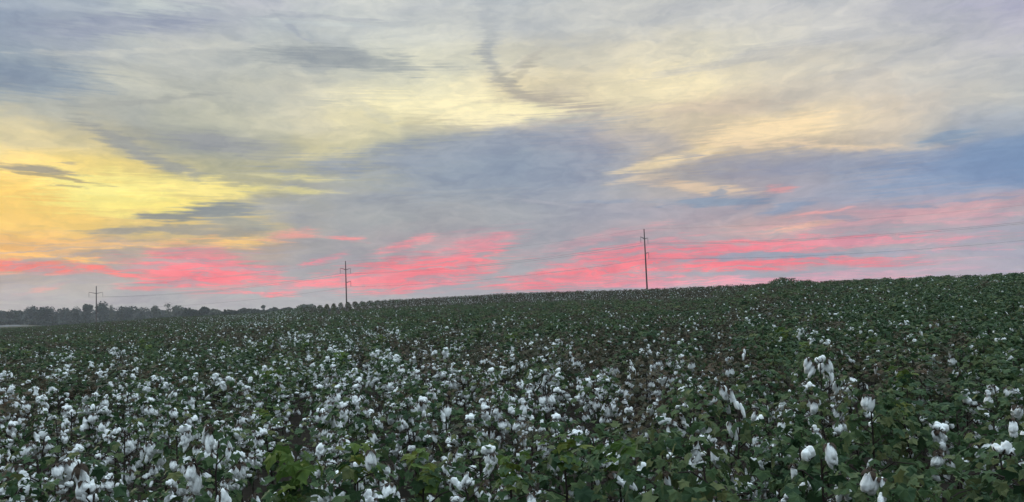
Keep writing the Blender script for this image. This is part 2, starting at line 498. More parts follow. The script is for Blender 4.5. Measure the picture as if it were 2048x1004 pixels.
M_GREEN = leaf_mat('cotton_leaf_green', [(.018, .042, .022), (.031, .064, .031), (.048, .086, .038), (.072, .098, .044), (.110, .125, .050)])
M_BROWN = leaf_mat('cotton_leaf_dried', [(.028, .036, .023), (.050, .055, .036), (.078, .066, .045), (.088, .060, .043)])
M_YOUNG = leaf_mat('cotton_leaf_young', [(.045, .090, .022), (.075, .125, .030), (.13, .145, .034)], 0.35)
M_STEM = plain('cotton_stem', (.028, .020, .018), 0.8, 0.2, 0.4, 30)
M_BURR = plain('dry_burr', (.045, .032, .024), 0.85, 0.15, 0.4, 40)
M_TREE = leaf_mat('tree_foliage', [(.014, .024, .016), (.021, .032, .022), (.032, .042, .027)], 0.15)
M_TREEL = leaf_mat('tree_foliage_pale', [(.05, .065, .05), (.07, .085, .06), (.09, .10, .07)], 0.15)
M_BARK = plain('bark', (.07, .06, .05), 0.9, 0.1, 0.4, 2)
M_POLE = plain('weathered_pole_wood', (.075, .052, .05), 0.85, 0.15, 0.35, 3)
M_INS = plain('insulator', (.10, .075, .085), 0.5, 0.4, 0.2, 3)
M_WIRE = plain('wire_metal', (.09, .085, .10), 0.6, 0.4, 0.1, 2)
M_ROAD = plain('pale_gravel', (.085, .09, .10), 0.95, 0.1, 0.2, 0.6)

M_LINT, t_, b_ = new_mat('cotton_lint')
tx_ = t_.nodes.new('ShaderNodeTexCoord')
nz = t_.nodes.new('ShaderNodeTexNoise')
nz.inputs['Scale'].default_value = 45
nz.inputs['Detail'].default_value = 5
t_.links.new(tx_.outputs['Object'], nz.inputs['Vector'])
rp = t_.nodes.new('ShaderNodeValToRGB')
rp.color_ramp.elements[0].color = (.78, .80, .82, 1)
rp.color_ramp.elements[1].color = (.87, .88, .88, 1)
rp.color_ramp.elements[0].position = .3
rp.color_ramp.elements[1].position = .6
t_.links.new(nz.outputs['Fac'], rp.inputs[0])
t_.links.new(rp.outputs[0], b_.inputs['Base Color'])
b_.inputs['Roughness'].default_value = 0.95
b_.inputs['Specular IOR Level'].default_value = 0.05
bp_ = t_.nodes.new('ShaderNodeBump')
bp_.inputs['Strength'].default_value = 0.8
bp_.inputs['Distance'].default_value = 0.006
t_.links.new(nz.outputs['Fac'], bp_.inputs['Height'])
t_.links.new(bp_.outputs[0], b_.inputs['Normal'])
tl_ = t_.nodes.new('ShaderNodeBsdfTranslucent')
t_.links.new(rp.outputs[0], tl_.inputs[0])
mx_ = t_.nodes.new('ShaderNodeMixShader')
mx_.inputs[0].default_value = .2
t_.links.new(b_.outputs[0], mx_.inputs[1])
t_.links.new(tl_.outputs[0], mx_.inputs[2])
t_.links.new(mx_.outputs[0], t_.nodes['Material Output'].inputs[0])

# ------------------------------------------------------------------ the ground
_PX = np.array([-300, 0, 55, 100, 195, 330, 512, 640, 692, 900, 1024, 1290, 1536, 1800, 2048, 2400], float)
_AZ = np.degrees(np.arctan((_PX - 1024) / 1500))
_RC = np.array([150, 150, 150, 150, 150, 140, 125, 112, 106, 98, 90, 74, 60, 50, 44, 40], float)       # distance of the crest
_CP = np.array([-10, -10, -9.5, -9, -7, -3, -2, 9, 13, 16, 18, 15, 15, 13, 12, 12], float)              # crest above eye level, in pixels
_GZ = CAMZ + _RC * _CP / 1500.0 - 0.98
_FZ = np.array([.5, .5, .4, -1.3, -1.6, -1.2, -.5, 0, 0, 0, 0, .2, .3, .3, .3, .3])


def ground_z(x, y):
    x, y = np.asarray(x, float), np.asarray(y, float)
    r = np.hypot(x, y) + 1e-6
    a = np.degrees(np.arctan2(x, y))
    front = 1 - sm((np.abs(a) - 60) / 60)
    rc = np.interp(a, _AZ, _RC)
    gz = np.interp(a, _AZ, _GZ)
    fz = np.interp(a, _AZ, _FZ)
    t = np.clip((r - 4) / (rc - 4), 0, 1)
    pa = 0.5 * t + 0.5 * sm(t)
    pb = np.where(t < .8, .46 * t / .8, .46 + .54 * sm((t - .8) / .2))      # a low bank carries the far block of rows
    wb = sm((a + 17.5) / 3.0) * (1 - sm((a - 14.0) / 5.0))
    rise = gz * (pa * (1 - wb) + pb * wb)
    after = fz + (gz - fz) * (1 - sm((r - rc) / (0.6 * rc)))
    z = np.where(r < rc, rise, after)
    bumps = 0.02 * np.sin(x * 1.7 + 2 * np.sin(y * .6)) + 0.02 * np.sin(y * 1.3)
    return z * front + bumps * np.clip(1 - r / 60, 0, 1)


mb = MB()
na = 240
rad = np.concatenate([[0.3], np.geomspace(0.8, 4000, 110)])
ang = np.linspace(0, 2 * math.pi, na, endpoint=False)
V = []
for r_ in rad:
    X, Y = r_ * np.sin(ang), r_ * np.cos(ang)
    V.append(np.stack([X, Y, ground_z(X, Y)], 1))
V = np.concatenate(V + [np.array([[0, 0, float(ground_z(0, 0.01))]])])
F = []
for i in range(len(rad) - 1):
    for k in range(na):
        k2 = (k + 1) % na
        F.append((i * na + k, (i + 1) * na + k, (i + 1) * na + k2, i * na + k2))
c_ = len(V) - 1
for k in range(na):
    F.append((c_, k, (k + 1) % na))
mb.add(V, F)
M_SOIL, t_, b_ = new_mat('soil')
tx_ = t_.nodes.new('ShaderNodeTexCoord')
n1 = t_.nodes.new('ShaderNodeTexNoise')
n1.inputs['Scale'].default_value = 3.0
n1.inputs['Detail'].default_value = 8
n2 = t_.nodes.new('ShaderNodeTexNoise')
n2.inputs['Scale'].default_value = 0.02
n2.inputs['Detail'].default_value = 6
for n_ in (n1, n2):
    t_.links.new(tx_.outputs['Object'], n_.inputs['Vector'])
rp = t_.nodes.new('ShaderNodeValToRGB')
rp.color_ramp.elements[0].color = (.012, .010, .008, 1)
rp.color_ramp.elements[1].color = (.035, .028, .021, 1)
t_.links.new(n1.outputs['Fac'], rp.inputs[0])
rp2 = t_.nodes.new('ShaderNodeValToRGB')
rp2.color_ramp.elements[0].position = .35
rp2.color_ramp.elements[1].position = .65
rp2.color_ramp.elements[0].color = (.016, .022, .013, 1)
rp2.color_ramp.elements[1].color = (.026, .028, .018, 1)
t_.links.new(n2.outputs['Fac'], rp2.inputs[0])
ln = t_.nodes.new('ShaderNodeVectorMath')
ln.operation = 'LENGTH'
t_.links.new(tx_.outputs['Object'], ln.inputs[0])
mr = t_.nodes.new('ShaderNodeMapRange')
mr.inputs['From Min'].default_value = 120
mr.inputs['From Max'].default_value = 200
t_.links.new(ln.outputs['Value'], mr.inputs['Value'])
mc = t_.nodes.new('ShaderNodeMix')
mc.data_type = 'RGBA'
t_.links.new(mr.outputs[0], mc.inputs[0])
t_.links.new(rp.outputs[0], mc.inputs[6])
t_.links.new(rp2.outputs[0], mc.inputs[7])
t_.links.new(mc.outputs[2], b_.inputs['Base Color'])
b_.inputs['Roughness'].default_value = 0.95
b_.inputs['Specular IOR Level'].default_value = 0.1
bp_ = t_.nodes.new('ShaderNodeBump')
bp_.inputs['Strength'].default_value = 0.6
bp_.inputs['Distance'].default_value = 0.05
t_.links.new(n1.outputs['Fac'], bp_.inputs['Height'])
t_.links.new(bp_.outputs[0], b_.inputs['Normal'])
ground = mb.build('ground', [M_SOIL], smooth=True)
tag(ground, kind='structure')

# pale farm road on a low bank across the valley at far left
mb = MB()
V, F = [], []
n_ = 40
for i in range(n_):
    t = i / (n_ - 1)
    a = R(-44 + (-32.9 + 44) * t)
    for r_, dz in ((306, -0.25), (312, 0.10), (320, 0.42), (326, 0.44), (332, -0.2)):
        x, y = r_ * math.sin(a), r_ * math.cos(a)
        V.append((x, y, float(ground_z(x, y)) + (dz if t < .96 or dz < 0 else dz * 0.3)))
for i in range(n_ - 1):
    for k in range(4):
        F.append((i * 5 + k, (i + 1) * 5 + k, (i + 1) * 5 + k + 1, i * 5 + k + 1))
mb.add(V, F)
tag(mb.build('road', [M_ROAD], smooth=True), kind='structure')

# ------------------------------------------------------------------ cotton shapes
def ico(sub):
    bm = bmesh.new()
    bmesh.ops.create_icosphere(bm, subdivisions=sub, radius=1.0)
    V = np.array([v.co[:] for v in bm.verts])
    F = [tuple(v.index for v in f.verts) for f in bm.faces]
    bm.free()
    return V, F


ICO = {1: ico(1), 2: ico(2), 3: ico(3)}


def wob(V, k, seed, amp):
    r = np.random.default_rng(seed)
    d = np.zeros(len(V))
    for j in range(5):
        w = r.normal(size=3) * k * (1 + j * .55)
        d += np.sin(V @ w + r.uniform(0, 6)) / (1 + j * .6)
    return V * (1 + amp * d)[:, None]


def lint_into(mb, style, seed, sub, mat=0):
    """One open boll of overlapping fluffy locks, hanging from or sitting on the origin."""
    r = np.random.default_rng(seed)
    n = int(r.integers(4, 7)) if style != 'long' else int(r.integers(3, 6))
    for i in range(n):
        V, F = ICO[sub]
        V = wob(V.copy(), 1.7, seed * 31 + i, 0.13)
        if sub > 1:
            V = wob(V, 4.0, seed * 17 + i, 0.055)
        if sub > 2:
            V = wob(V, 9.0, seed * 13 + i, 0.022)
        a = 2 * math.pi * (i + r.uniform(-.3, .3)) / n
        ca, sa = math.cos(a), math.sin(a)
        if style == 'round':
            V = V * (np.array([.0195, .0195, .022]) * r.uniform(.75, 1.25))
            off = np.array([ca * .019, sa * .019, .012 + r.uniform(-.010, .012)])
        elif style == 'hang':
            Lh = r.uniform(.020, .042)
            tp = 0.85 + 0.25 * (-V[:, 2])
            V = V * (np.array([.0175, .0175, Lh]) * r.uniform(.85, 1.2))
            V[:, :2] *= tp[:, None]
            q = r.uniform(.008, .021)
            off = np.array([ca * q, sa * q, -Lh * .7 - r.uniform(0, .022)])
        else:   # strung-out lock with a thin tail
            Lh = r.uniform(.030, .050)
            z = -V[:, 2]
            V = V * (np.array([.016, .016, Lh]) * r.uniform(.8, 1.1))
            V[:, :2] *= (1.0 - .45 * np.clip(z, 0, 1) ** 2 * (i % 2))[:, None]
            off = np.array([ca * .012 + .012 * i, sa * .010, -Lh * .7 - .022 * i])
        mb.add(V + off, F, mat, 0.5)


def burr_into(mb, style, seed, mat=0):
    r = np.random.default_rng(seed + 5)
    n = int(r.integers(4, 6))
    up = 1 if style == 'round' else -1
    for i in range(n):
        a = 2 * math.pi * (i + .5) / n + r.uniform(-.2, .2)
        ca, sa = math.cos(a), math.sin(a)
        pr = [(.004, -.006 * up, .004), (.020, -.010 * up, .013), (.034, .002 * up, .010), (.041, .018 * up, .001)]
        V, F = [], []
        for (q, z, w) in pr:
            V += [(ca * q - sa * w, sa * q + ca * w, z), (ca * q * .93, sa * q * .93, z - .004 * up), (ca * q + sa * w, sa * q - ca * w, z)]
        for k in range(3):
            F += [(3 * k, 3 * k + 1, 3 * k + 4, 3 * k + 3), (3 * k + 1, 3 * k + 2, 3 * k + 5, 3 * k + 4)]
        mb.add(V, F, mat, .5)
    tube(mb, [(0, 0, -.006 * up), (0, 0, -.03 * up)], .003, 4, mat)


_la = np.radians([180, 128, 100, 72, 50, 26, 0, -26, -50, -72, -100, -128])
_lr = np.array([.12, .66, .56, .88, .66, .70, 1.0, .70, .66, .88, .56, .66])
LEAF2 = np.stack([_lr * np.cos(_la) + .05, _lr * np.sin(_la), np.zeros(12)], 1)


def leaves_into(mb, pos, dirs, size, mat=0, tints=None, r=None):
    for i, p in enumerate(pos):
        d, nrm = dirs[i]
        d = d / np.linalg.norm(d)
        y = np.cross(nrm, d)
        y /= max(np.linalg.norm(y), 1e-6)
        z = np.cross(d, y)
        V = LEAF2.copy()
        V[:, 1] *= r.uniform(.85, 1.1)
        rr = np.hypot(V[:, 0], V[:, 1])
        V[:, 2] = -.42 * rr ** 2 * r.uniform(.1, 1.5) + .22 * np.abs(V[:, 1]) * r.uniform(-.3, 1) + r.normal(0, .085, 12) * rr
        V = np.concatenate([V, [[0.05, 0, .0]]]) * size[i]
        W_ = p + V[:, :1] * d + V[:, 1:2] * y + V[:, 2:3] * z
        mb.add(W_, [(12, k, (k + 1) % 12) for k in range(12)], mat, .5 if tints is None else tints[i])


def plant_spec(seed, n_leaf, n_boll, H=1.0, width=.27, young=0):
    """Positions for one plant: main stalk, side branches with bolls, leaves."""
    r = np.random.default_rng(seed)
    S = dict(r=r, H=H)
    lean = r.normal(0, .05, 2)
    zs = np.linspace(0, H * .96, 7)
    stalk = np.stack([lean[0] * zs + r.normal(0, .006, 7), lean[1] * zs + r.normal(0, .006, 7), zs], 1)
    S['stalk'] = stalk
    at = lambda z: np.array([np.interp(z, zs, stalk[:, 0]), np.interp(z, zs, stalk[:, 1]), z])
    br, bolls = [], []
    nb = 12
    tips = []
    for i in range(nb):
        z0 = H * (.30 + .60 * i / (nb - 1))
        a = i * 2.4 + r.uniform(-.4, .4)
        ln_ = width * (1.15 - .65 * ((i / (nb - 1)) ** 1.5)) * r.uniform(.7, 1.15)
        p0 = at(z0)
        d = np.array([math.cos(a), math.sin(a), 0])
        p1 = p0 + d * ln_ * .5 + [0, 0, ln_ * .30]
        p2 = p0 + d * ln_ + [0, 0, ln_ * r.uniform(.25, .5)]
        br.append((p0, p1, p2))
        tips.append((p1, p2))
    S['branches'] = br
    w = np.array([.45 + .55 * i / nb for i in range(nb)])
    w /= w.sum()
    for k in range(n_boll):
        i = int(r.choice(nb, p=w))
        p1, p2 = tips[i]
        t = r.choice([.25, .6, 1.0])
        p = p1 * (1 - t) + p2 * t + r.normal(0, .015, 3)
        p[2] = min(p[2], H * 1.02)
        bolls.append((p, r.uniform(0, 6.28), (r.uniform(.4, .75) if r.uniform() < .5 else r.uniform(.75, 1.2)), r.choice(['hang', 'hang', 'hang', 'long', 'round'])))
    S['bolls'] = bolls
    pos, dirs, size = [], [], []
    n_leaf = int(n_leaf * 1.4)
    for k in range(n_leaf):
        z = H * (.28 + .76 * r.uniform(0, 1) ** .55)
        q = width * 1.25 * math.sqrt(r.uniform(0.02, 1)) * (1.15 - .75 * np.clip((z / H - .45) / .6, 0, 1) ** 1.6)
        a = r.uniform(0, 6.283)
        o = np.array([math.cos(a), math.sin(a), 0])
        pos.append(at(min(z, H)) * [1, 1, 0] + [0, 0, z] + o * q)
        tilt = r.uniform(.1, 1.0)
        d = o * math.cos(tilt) + np.array([0, 0, -math.sin(tilt)]) + r.normal(0, .25, 3)
        nrm = np.array([0, 0, 1.0]) * math.cos(tilt) + o * math.sin(tilt) + r.normal(0, .3, 3)
        dirs.append((d, nrm))
        size.append(r.uniform(.036, .068) * (1.0 if z < .9 * H else .75))
    S['leaf'] = (pos, dirs, size, r.uniform(0, 1, n_leaf) ** 1.3)
    ypos, ydirs, ysize = [], [], []
    for k in range(young):
        a = r.uniform(0, 6.283)
        o = np.array([math.cos(a), math.sin(a), 0])
        z = H * r.uniform(.93, 1.12)
        ypos.append(at(H * .96) * [1, 1, 0] + [0, 0, z] + o * r.uniform(.01, .10))
        tilt = r.uniform(-.2, .9)
        ydirs.append((o * math.cos(tilt) + np.array([0, 0, -math.sin(tilt)]) + r.normal(0, .2, 3), np.array([0, 0, 1.0]) + o * .5 + r.normal(0, .25, 3)))
        ysize.append(r.uniform(.035, .062))
    S['young'] = (ypos, ydirs, ysize, r.uniform(0, 1, young))
    return S


def stem_into(mb, S, mat=0, sides=5, thin=1.0, only_main=False):
    st = S['stalk']
    tube(mb, st, np.linspace(.0095, .0048, len(st)) * thin, sides, mat)
    for (p0, p1, p2) in S['branches'][::(3 if only_main else 1)]:
        tube(mb, [p0, p1, p2], np.array([.0045, .0035, .0022]) * thin, max(3, sides - 1), mat)


# boll meshes shared by all near plants
BOLLS = {}
for st in ('hang', 'round', 'long'):
    BOLLS[st] = []
    for k in range(5):
        sd_ = {'hang': 100, 'round': 200, 'long': 300}[st] + k
        a = MB()
        lint_into(a, st, sd_, 3)
        b = MB()
        burr_into(b, st, sd_)
        BOLLS[st].append((a.mesh('boll', [M_LINT], True), b.mesh('burr', [M_BURR], False)))

#            leaves bolls  height  width young  leaf colour
KINDS = {
 'heavy':  (27, 27, .98, .28, 0, M_GREEN),
 'mid':    (44, 17, .98, .28, 0, M_GREEN),
 'sparse': (76, 5, 1.00, .29, 0, M_GREEN),
 'leafy':  (96, 1, 1.03, .31, 0, M_GREEN),
 'brown':  (60, 5, .96, .28, 0, M_BROWN),
 'bloomy': (44, 15, .96, .27, 0, M_BROWN),
 'young':  (60, 4, 1.00, .27, 20, M_GREEN),
}


def near_plant(kind, seed, hero=None):
    """A cotton plant as a thing: stem, foliage, young foliage and every open boll as parts."""
    nl, nbl, H, wd, yg, fm = KINDS[kind]
    S = plant_spec(seed, nl, 0 if hero == 'none' else nbl, H, wd, yg)
    r = S['r']
    root = bpy.data.objects.new('cotton_plant', None)
    root.empty_display_size = .1
    COL.objects.link(root)
    a = MB()
    stem_into(a, S)
    a.build('stem', [M_STEM], root)
    a = MB()
    p, d, s_, t = S['leaf']
    leaves_into(a, p, d, s_, 0, t, r)
    a.build('foliage', [fm], root)
    if yg:
        a = MB()
        p, d, s_, t = S['young']
        leaves_into(a, p, d, s_, 0, t, r)
        o = a.build('young_foliage', [M_YOUNG], root)
        o['label'] = 'bright yellow-green young top leaves'
    for (p, az_, sc_, st) in S['bolls']:
        add_boll(root, p, az_, sc_, st, r)
    return root


def add_boll(root, p, rz, sc_, st, r):
    lm, bm_ = BOLLS[st][int(r.integers(0, 5))]
    o = link('boll', lm, root, Vector(p))
    o.rotation_euler = (r.normal(0, .25), r.normal(0, .25), rz)
    o.scale = (sc_, sc_, sc_ * r.uniform(.9, 1.15))
    b = link('burr', bm_, o)
    k_ = min(1.0, .95 / sc_)
    b.scale = (k_, k_, k_)
    return o


def copy_tree(o, parent=None):
    c = o.copy()
    COL.objects.link(c)
    if parent is not None:
        c.parent = parent
    for ch in list(o.children):
        copy_tree(ch, c)
    return c


# ------------------------------------------------------------------ where the plants stand
DX = np.linspace(0, 2048, 9)
DY = np.array([620, 660, 700, 750, 800, 850, 900, 950, 1004], float)
DEN = np.array([
 [.14, .45, .85, .14, .05, .03, .02, .04, .08],
 [.18, .30, .60, .35, .06, .03, .03, .06, .25],
 [.25, .35, .45, .55, .30, .06, .06, .08, .15],
 [.50, .55, .55, .65, .75, .45, .35, .25, .18],
 [.50, .65, .65, .70, .80, .70, .50, .45, .25],
 [.60, .85, .75, .80, .80, .72, .60, .35, .22],
 [.80, .95, .80, .75, .70, .60, .45, .18, .22],
 [.80, .95, .85, .80, .78, .40, .35, .18, .28],
 [.80, .95, .80, .70, .68, .14, .40, .18, .18]])
GRN = np.array([      # how green (1) or dried (0) the foliage is
 [.3, .4, .5, .7, .6, .5, .4, .9, 1],
 [.5, .4, .5, .7, .6, .4, .5, .8, 1],
 [.4, .6, .6, .6, .4, .3, .5, .7, 1],
 [.6, .6, .7, .6, .4, .4, .6, .8, 1],
 [.7, .7, .8, .7, .6, .6, .8, .9, 1],
 [.8, .8, .8, .8, .8, .8, 1, 1, 1],
 [.8, .8, .9, .9, .8, .9, 1, 1, 1],
 [.8, .8, 1, 1, 1, 1, 1, 1, 1],
 [.9, .9, 1, 1, 1, 1, 1, 1, 1]])


def grid_at(G, px, py):
    x = min(max(px / 256.0, 0), 7.999)
    i = int(x)
    fx = x - i
    j = int(np.clip(np.searchsorted(DY, py) - 1, 0, 7))
    fy = float(np.clip((py - DY[j]) / (DY[j + 1] - DY[j]), 0, 1))
    return (G[j, i] * (1 - fx) + G[j, i + 1] * fx) * (1 - fy) + (G[j + 1, i] * (1 - fx) + G[j + 1, i + 1] * fx) * fy


pts = []
ra = R(-13.5)
rd = np.array([math.sin(ra), math.cos(ra)])
rc_ = np.array([math.cos(ra), -math.sin(ra)])
pr = random.Random(11)
for i in range(-190, 190):
    s0 = i * .97
    phase = pr.uniform(0, 1)
    t = -40.0
    while t < 190:
        x0 = rc_ * s0 + rd * t
        rr = math.hypot(*x0)
        t += .30 if rr < 45 else (.42 if rr < 90 else .55)
        if rr < 2.3 or x0[1] < .5:
            continue
        a = math.degrees(math.atan2(x0[0], x0[1]))
        if abs(a) > 38:
            continue
        if rr > np.interp(a, _AZ, _RC) + 9:
            continue
        j1, j2 = pr.gauss(0, .15 if rr < 60 else .025), pr.uniform(-.12, .12)
        x = x0 + rc_ * j1 + rd * j2
        pts.append((float(x[0]), float(x[1])))
P2 = np.array(pts)
Z = ground_z(P2[:, 0], P2[:, 1])
Rr = np.hypot(P2[:, 0], P2[:, 1])

recs = []
for k in range(len(P2)):
    x, y, z, rr = P2[k, 0], P2[k, 1], Z[k], Rr[k]
    px, py = project((x, y, z + .8))
    pxt, pyt = project((x, y, z + 1.0))
    if px < -70 or px > 2118:
        continue
    den, grn = grid_at(DEN, px, py), grid_at(GRN, px, py)
    rcc = float(np.interp(math.degrees(math.atan2(x, y)), _AZ, _RC))
    if 600 < px < 1480 + pr.uniform(-80, 80) and rr > rcc * .8:
        den, grn = .36, .15
    u = pr.random()
    v = pr.random()
    patch = .5 + .5 * math.sin(x * .55 + 1.7 * math.sin(y * .31)) * math.sin(y * .42 + x * .13 + 1)
    cl = math.sin(x * 2.1 + 3 * math.sin(y * .9)) * math.sin(y * 1.6 + 2 * math.sin(x * 1.1))
    e = den * (1.15 if rr < 15 else .80) + .30 * (patch - .5) * min(1, den * 2) + .16 * cl * den
    dry = v > (grn * .80 if grn < .93 else grn * .95) + .3 * (patch - .5)
    if u < e * .74:
        kind = 'bloomy' if dry and den < .6 else 'heavy'
    elif u < e * 1.12:
        kind = 'bloomy' if dry else 'mid'
    elif u < e + .35:
        kind = 'brown' if dry else 'sparse'
    else:
        kind = 'brown' if dry else 'leafy'
    if kind in ('sparse', 'mid', 'leafy') and pr.random() < (.13 if py > 860 and px > 450 else .08) and py > 690:
        kind = 'young'
    recs.append([rr, x, y, z, kind, px, pyt])
recs.sort(key=lambda q: q[0])

# ------------------------------------------------------------------ near plants: every one a thing
HERO = [  # (px, py of the plant's top, distance, kind, label)
 (2005, 868, 3.9, 'leafy', 'leafy cotton plant with one plump double white boll near the right edge'),
 (1655, 893, 4.0, 'leafy', 'leafy cotton plant carrying two big half-open bolls side by side, bottom right'),
 (1745, 955, 3.6, 'leafy', 'dark cotton plant with a large drooping white lock at the bottom right edge'),
 (1628, 712, 7.6, 'mid', 'cotton plant topped by a tall cluster of white bolls standing above its neighbours'),
 (715, 918, 4.1, 'young', 'cotton plant with bright green leafy top, bottom centre-left, beside a hanging boll'),
 (845, 940, 3.9, 'young', 'cotton plant with yellow-green top leaves at the bottom, just left of centre'),
 (985, 945, 3.9, 'young', 'cotton plant with a bright green top at the bottom, just below centre'),
 (620, 972, 3.6, 'young', 'bright green young-topped cotton plant at the bottom edge, left of centre'),
 (545, 965, 3.7, 'young', 'cotton plant with pale green crown at the bottom edge, left of two others'),
 (1330, 880, 3.9, 'leafy', 'broad-leaved dark green cotton plant with few bolls, bottom right of centre'),
 (1445, 900, 3.7, 'leafy', 'large-leaved cotton plant with olive and yellow leaves at bottom right of centre'),
 (418, 858, 5.0, 'heavy', 'cotton plant with a tall straight-sided white lock, left foreground'),
 (165, 950, 3.9, 'heavy', 'cotton plant with one large ragged clump of lint in the bottom left corner'),
 (1740, 790, 5.6, 'sparse', 'cotton plant with one heart-shaped pair of hanging locks at right'),
 (1455, 775, 5.4, 'mid', 'cotton plant with a long trailing white lock right of centre'),
]


def spot_for(px, py, d, h):
    """Ground spot whose plant top (height h) lies in the direction of the pixel."""
    v = pix_dir(px, py)
    k = math.hypot(v.x, v.y)
    x, y = v.x / k * d, v.y / k * d
    want = CAMZ + v.z / k * d
    z = float(ground_z(x, y))
    return x, y, z, (want - z) / h


protos = {}
pcount = {'heavy': 5, 'mid': 5, 'sparse': 4, 'leafy': 4, 'brown': 3, 'bloomy': 3, 'young': 4}
for ki, (kind, cnt) in enumerate(pcount.items()):
    protos[kind] = [near_plant(kind, 1000 + ki * 50 + j) for j in range(cnt)]
used = set()
LOOK = {
 'heavy': 'boll laden thin leaved', 'mid': 'green many bolled', 'sparse': 'green few bolled', 'leafy': 'dense dark leafy',
 'brown': 'brownish few bolled', 'bloomy': 'brownish many bolled', 'young': 'yellow green topped'}
ORD = ['first', 'second', 'third', 'fourth', 'fifth', 'sixth', 'seventh', 'eighth', 'ninth', 'tenth', 'eleventh', 'twelfth', 'thirteenth', 'fourteenth', 'fifteenth', 'sixteenth', 'seventeenth', 'eighteenth', 'nineteenth', 'twentieth', 'twenty first', 'twenty second', 'twenty third', 'twenty fourth']
ZX = ['left edge', 'below left pole', 'past left pole', 'below middle pole', 'left of centre', 'right of centre', 'below right pole', 'past right pole', 'right edge']
ZE = [0, 120, 270, 560, 800, 1024, 1200, 1400, 1850, 9999]


def zone(px, d):
    zx = 0
    for i_, e_ in enumerate(ZE[1:-1]):
        if px > e_:
            zx = i_ + 1
    zd = 'bottom edge' if d < 4.6 else ('close foreground' if d < 6.2 else ('middle foreground' if d < 7.8 else ('behind foreground' if d < 9.4 else 'farther back')))
    return zd + ', ' + ZX[zx]


GROUP = 'cotton plants in the near part of the field'
placed = []


def place(kind, x, y, z, hs, ws, rz, label):
    lst = protos[kind]
    j = pr.randrange(len(lst))
    key = (kind, j)
    if key in used:
        o = copy_tree(lst[j])
    else:
        o = lst[j]
        used.add(key)
    o.location = (x, y, z - .01)
    o.rotation_euler = (pr.gauss(0, .03), pr.gauss(0, .03), rz)
    o.scale = (ws, ws, hs)
    tag(o, label, 'cotton plant', GROUP)
    placed.append((x, y))
    return o


n_near = 0
hero_objs = []
for (px, py, d, kind, lab) in HERO:
    H = KINDS[kind][2]
    x, y, z, hs = spot_for(px, py, d, H)
    o = place(kind, x, y, z, hs, 1.0, pr.uniform(0, 6.28), lab)
    hero_objs.append((o, px, py, d))
    n_near += 1
heroes = list(placed)
NEAR_MAX = 298
cnt_ = {}
for q in recs:
    rr, x, y, z, kind, px, pyt = q
    if n_near >= NEAR_MAX:
        break
    if px < -50 or px > 2100 or pyt > 1030:
        q[0] = -1 if pyt > 1110 else q[0]
        if pyt > 1030:
            q[0] = -1
        continue
    q[0] = -1
    if any(math.hypot(x - hx, y - hy) < .2 for hx, hy in heroes):
        continue
    hs = pr.uniform(.88, 1.08)
    if px > 1250 and rr < 4.6:
        hs *= 1.06
    o = place(kind, x, y, z, hs, pr.uniform(.95, 1.25), pr.uniform(0, 6.28), None)
    cnt_.setdefault((LOOK[kind], zone(px, rr)), []).append((px, o))
    n_near += 1
    far_r = rr
for (lk, zn), lst in cnt_.items():
    lst.sort(key=lambda q: q[0])
    for i_, (_, o) in enumerate(lst):
        if len(lst) == 1:
            o['label'] = lk + ' cotton plant, ' + zn
        elif i_ < 24:
            o['label'] = ORD[i_] + ' from left of the ' + lk + ' cotton plants, ' + zn
        else:
            o['label'] = 'one of the rightmost ' + lk + ' cotton plants, ' + zn
print('near plants', n_near, 'to', far_r)
for kind, lst in protos.items():        # a source never placed is removed with its parts
    for j, o in enumerate(lst):
        if (kind, j) not in used:
            for ch in list(o.children):
                for g in list(ch.children):
                    bpy.data.objects.remove(g)
                bpy.data.objects.remove(ch)
            bpy.data.objects.remove(o)

# particular bolls the photo shows large
HB = [  # hero index, px, py, scale, style
 (0, 2002, 900, 1.75, 'round'), (0, 2020, 903, 1.7, 'round'), (0, 2026, 858, 1.1, 'hang'),
 (1, 1615, 912, 1.8, 'round'), (1, 1660, 918, 1.9, 'hang'), (2, 1744, 978, 2.2, 'hang'), (2, 1765, 985, 1.6, 'long'),
 (3, 1618, 735, 2.6, 'hang'), (3, 1640, 722, 2.4, 'round'), (3, 1630, 745, 2.2, 'hang'),
 (11, 418, 872, 1.7, 'long'), (11, 418, 885, 1.6, 'hang'), (12, 160, 968, 2.0, 'hang'), (12, 173, 980, 1.9, 'round'), (12, 165, 990, 1.6, 'hang'),
 (13, 1733, 808, 1.7, 'hang'), (13, 1747, 810, 1.7, 'hang'), (14, 1447, 790, 1.6, 'hang'), (14, 1460, 800, 1.7, 'long'),
 (4, 742, 925, 1.7, 'hang'), (9, 1395, 905, 1.4, 'hang'),
]
bpy.context.view_layer.update()
hr = np.random.default_rng(5)
for (hi, px, py, s_, st) in HB:
    o, _, _, d = hero_objs[hi]
    v = pix_dir(px, py)
    k = math.hypot(v.x, v.y)
    wp = EYE + v * ((d - .16) / k)
    if st != 'round':
        wp.z += .03 * s_
    loc = Matrix.LocRotScale(o.location, o.rotation_euler, o.scale).inverted() @ wp
    b = add_boll(o, loc, hr.uniform(0, 6.28), s_ * .49, st, hr)

# ------------------------------------------------------------------ the rest of the field: one object
src = bpy.data.collections.new('cotton_source')
names = []


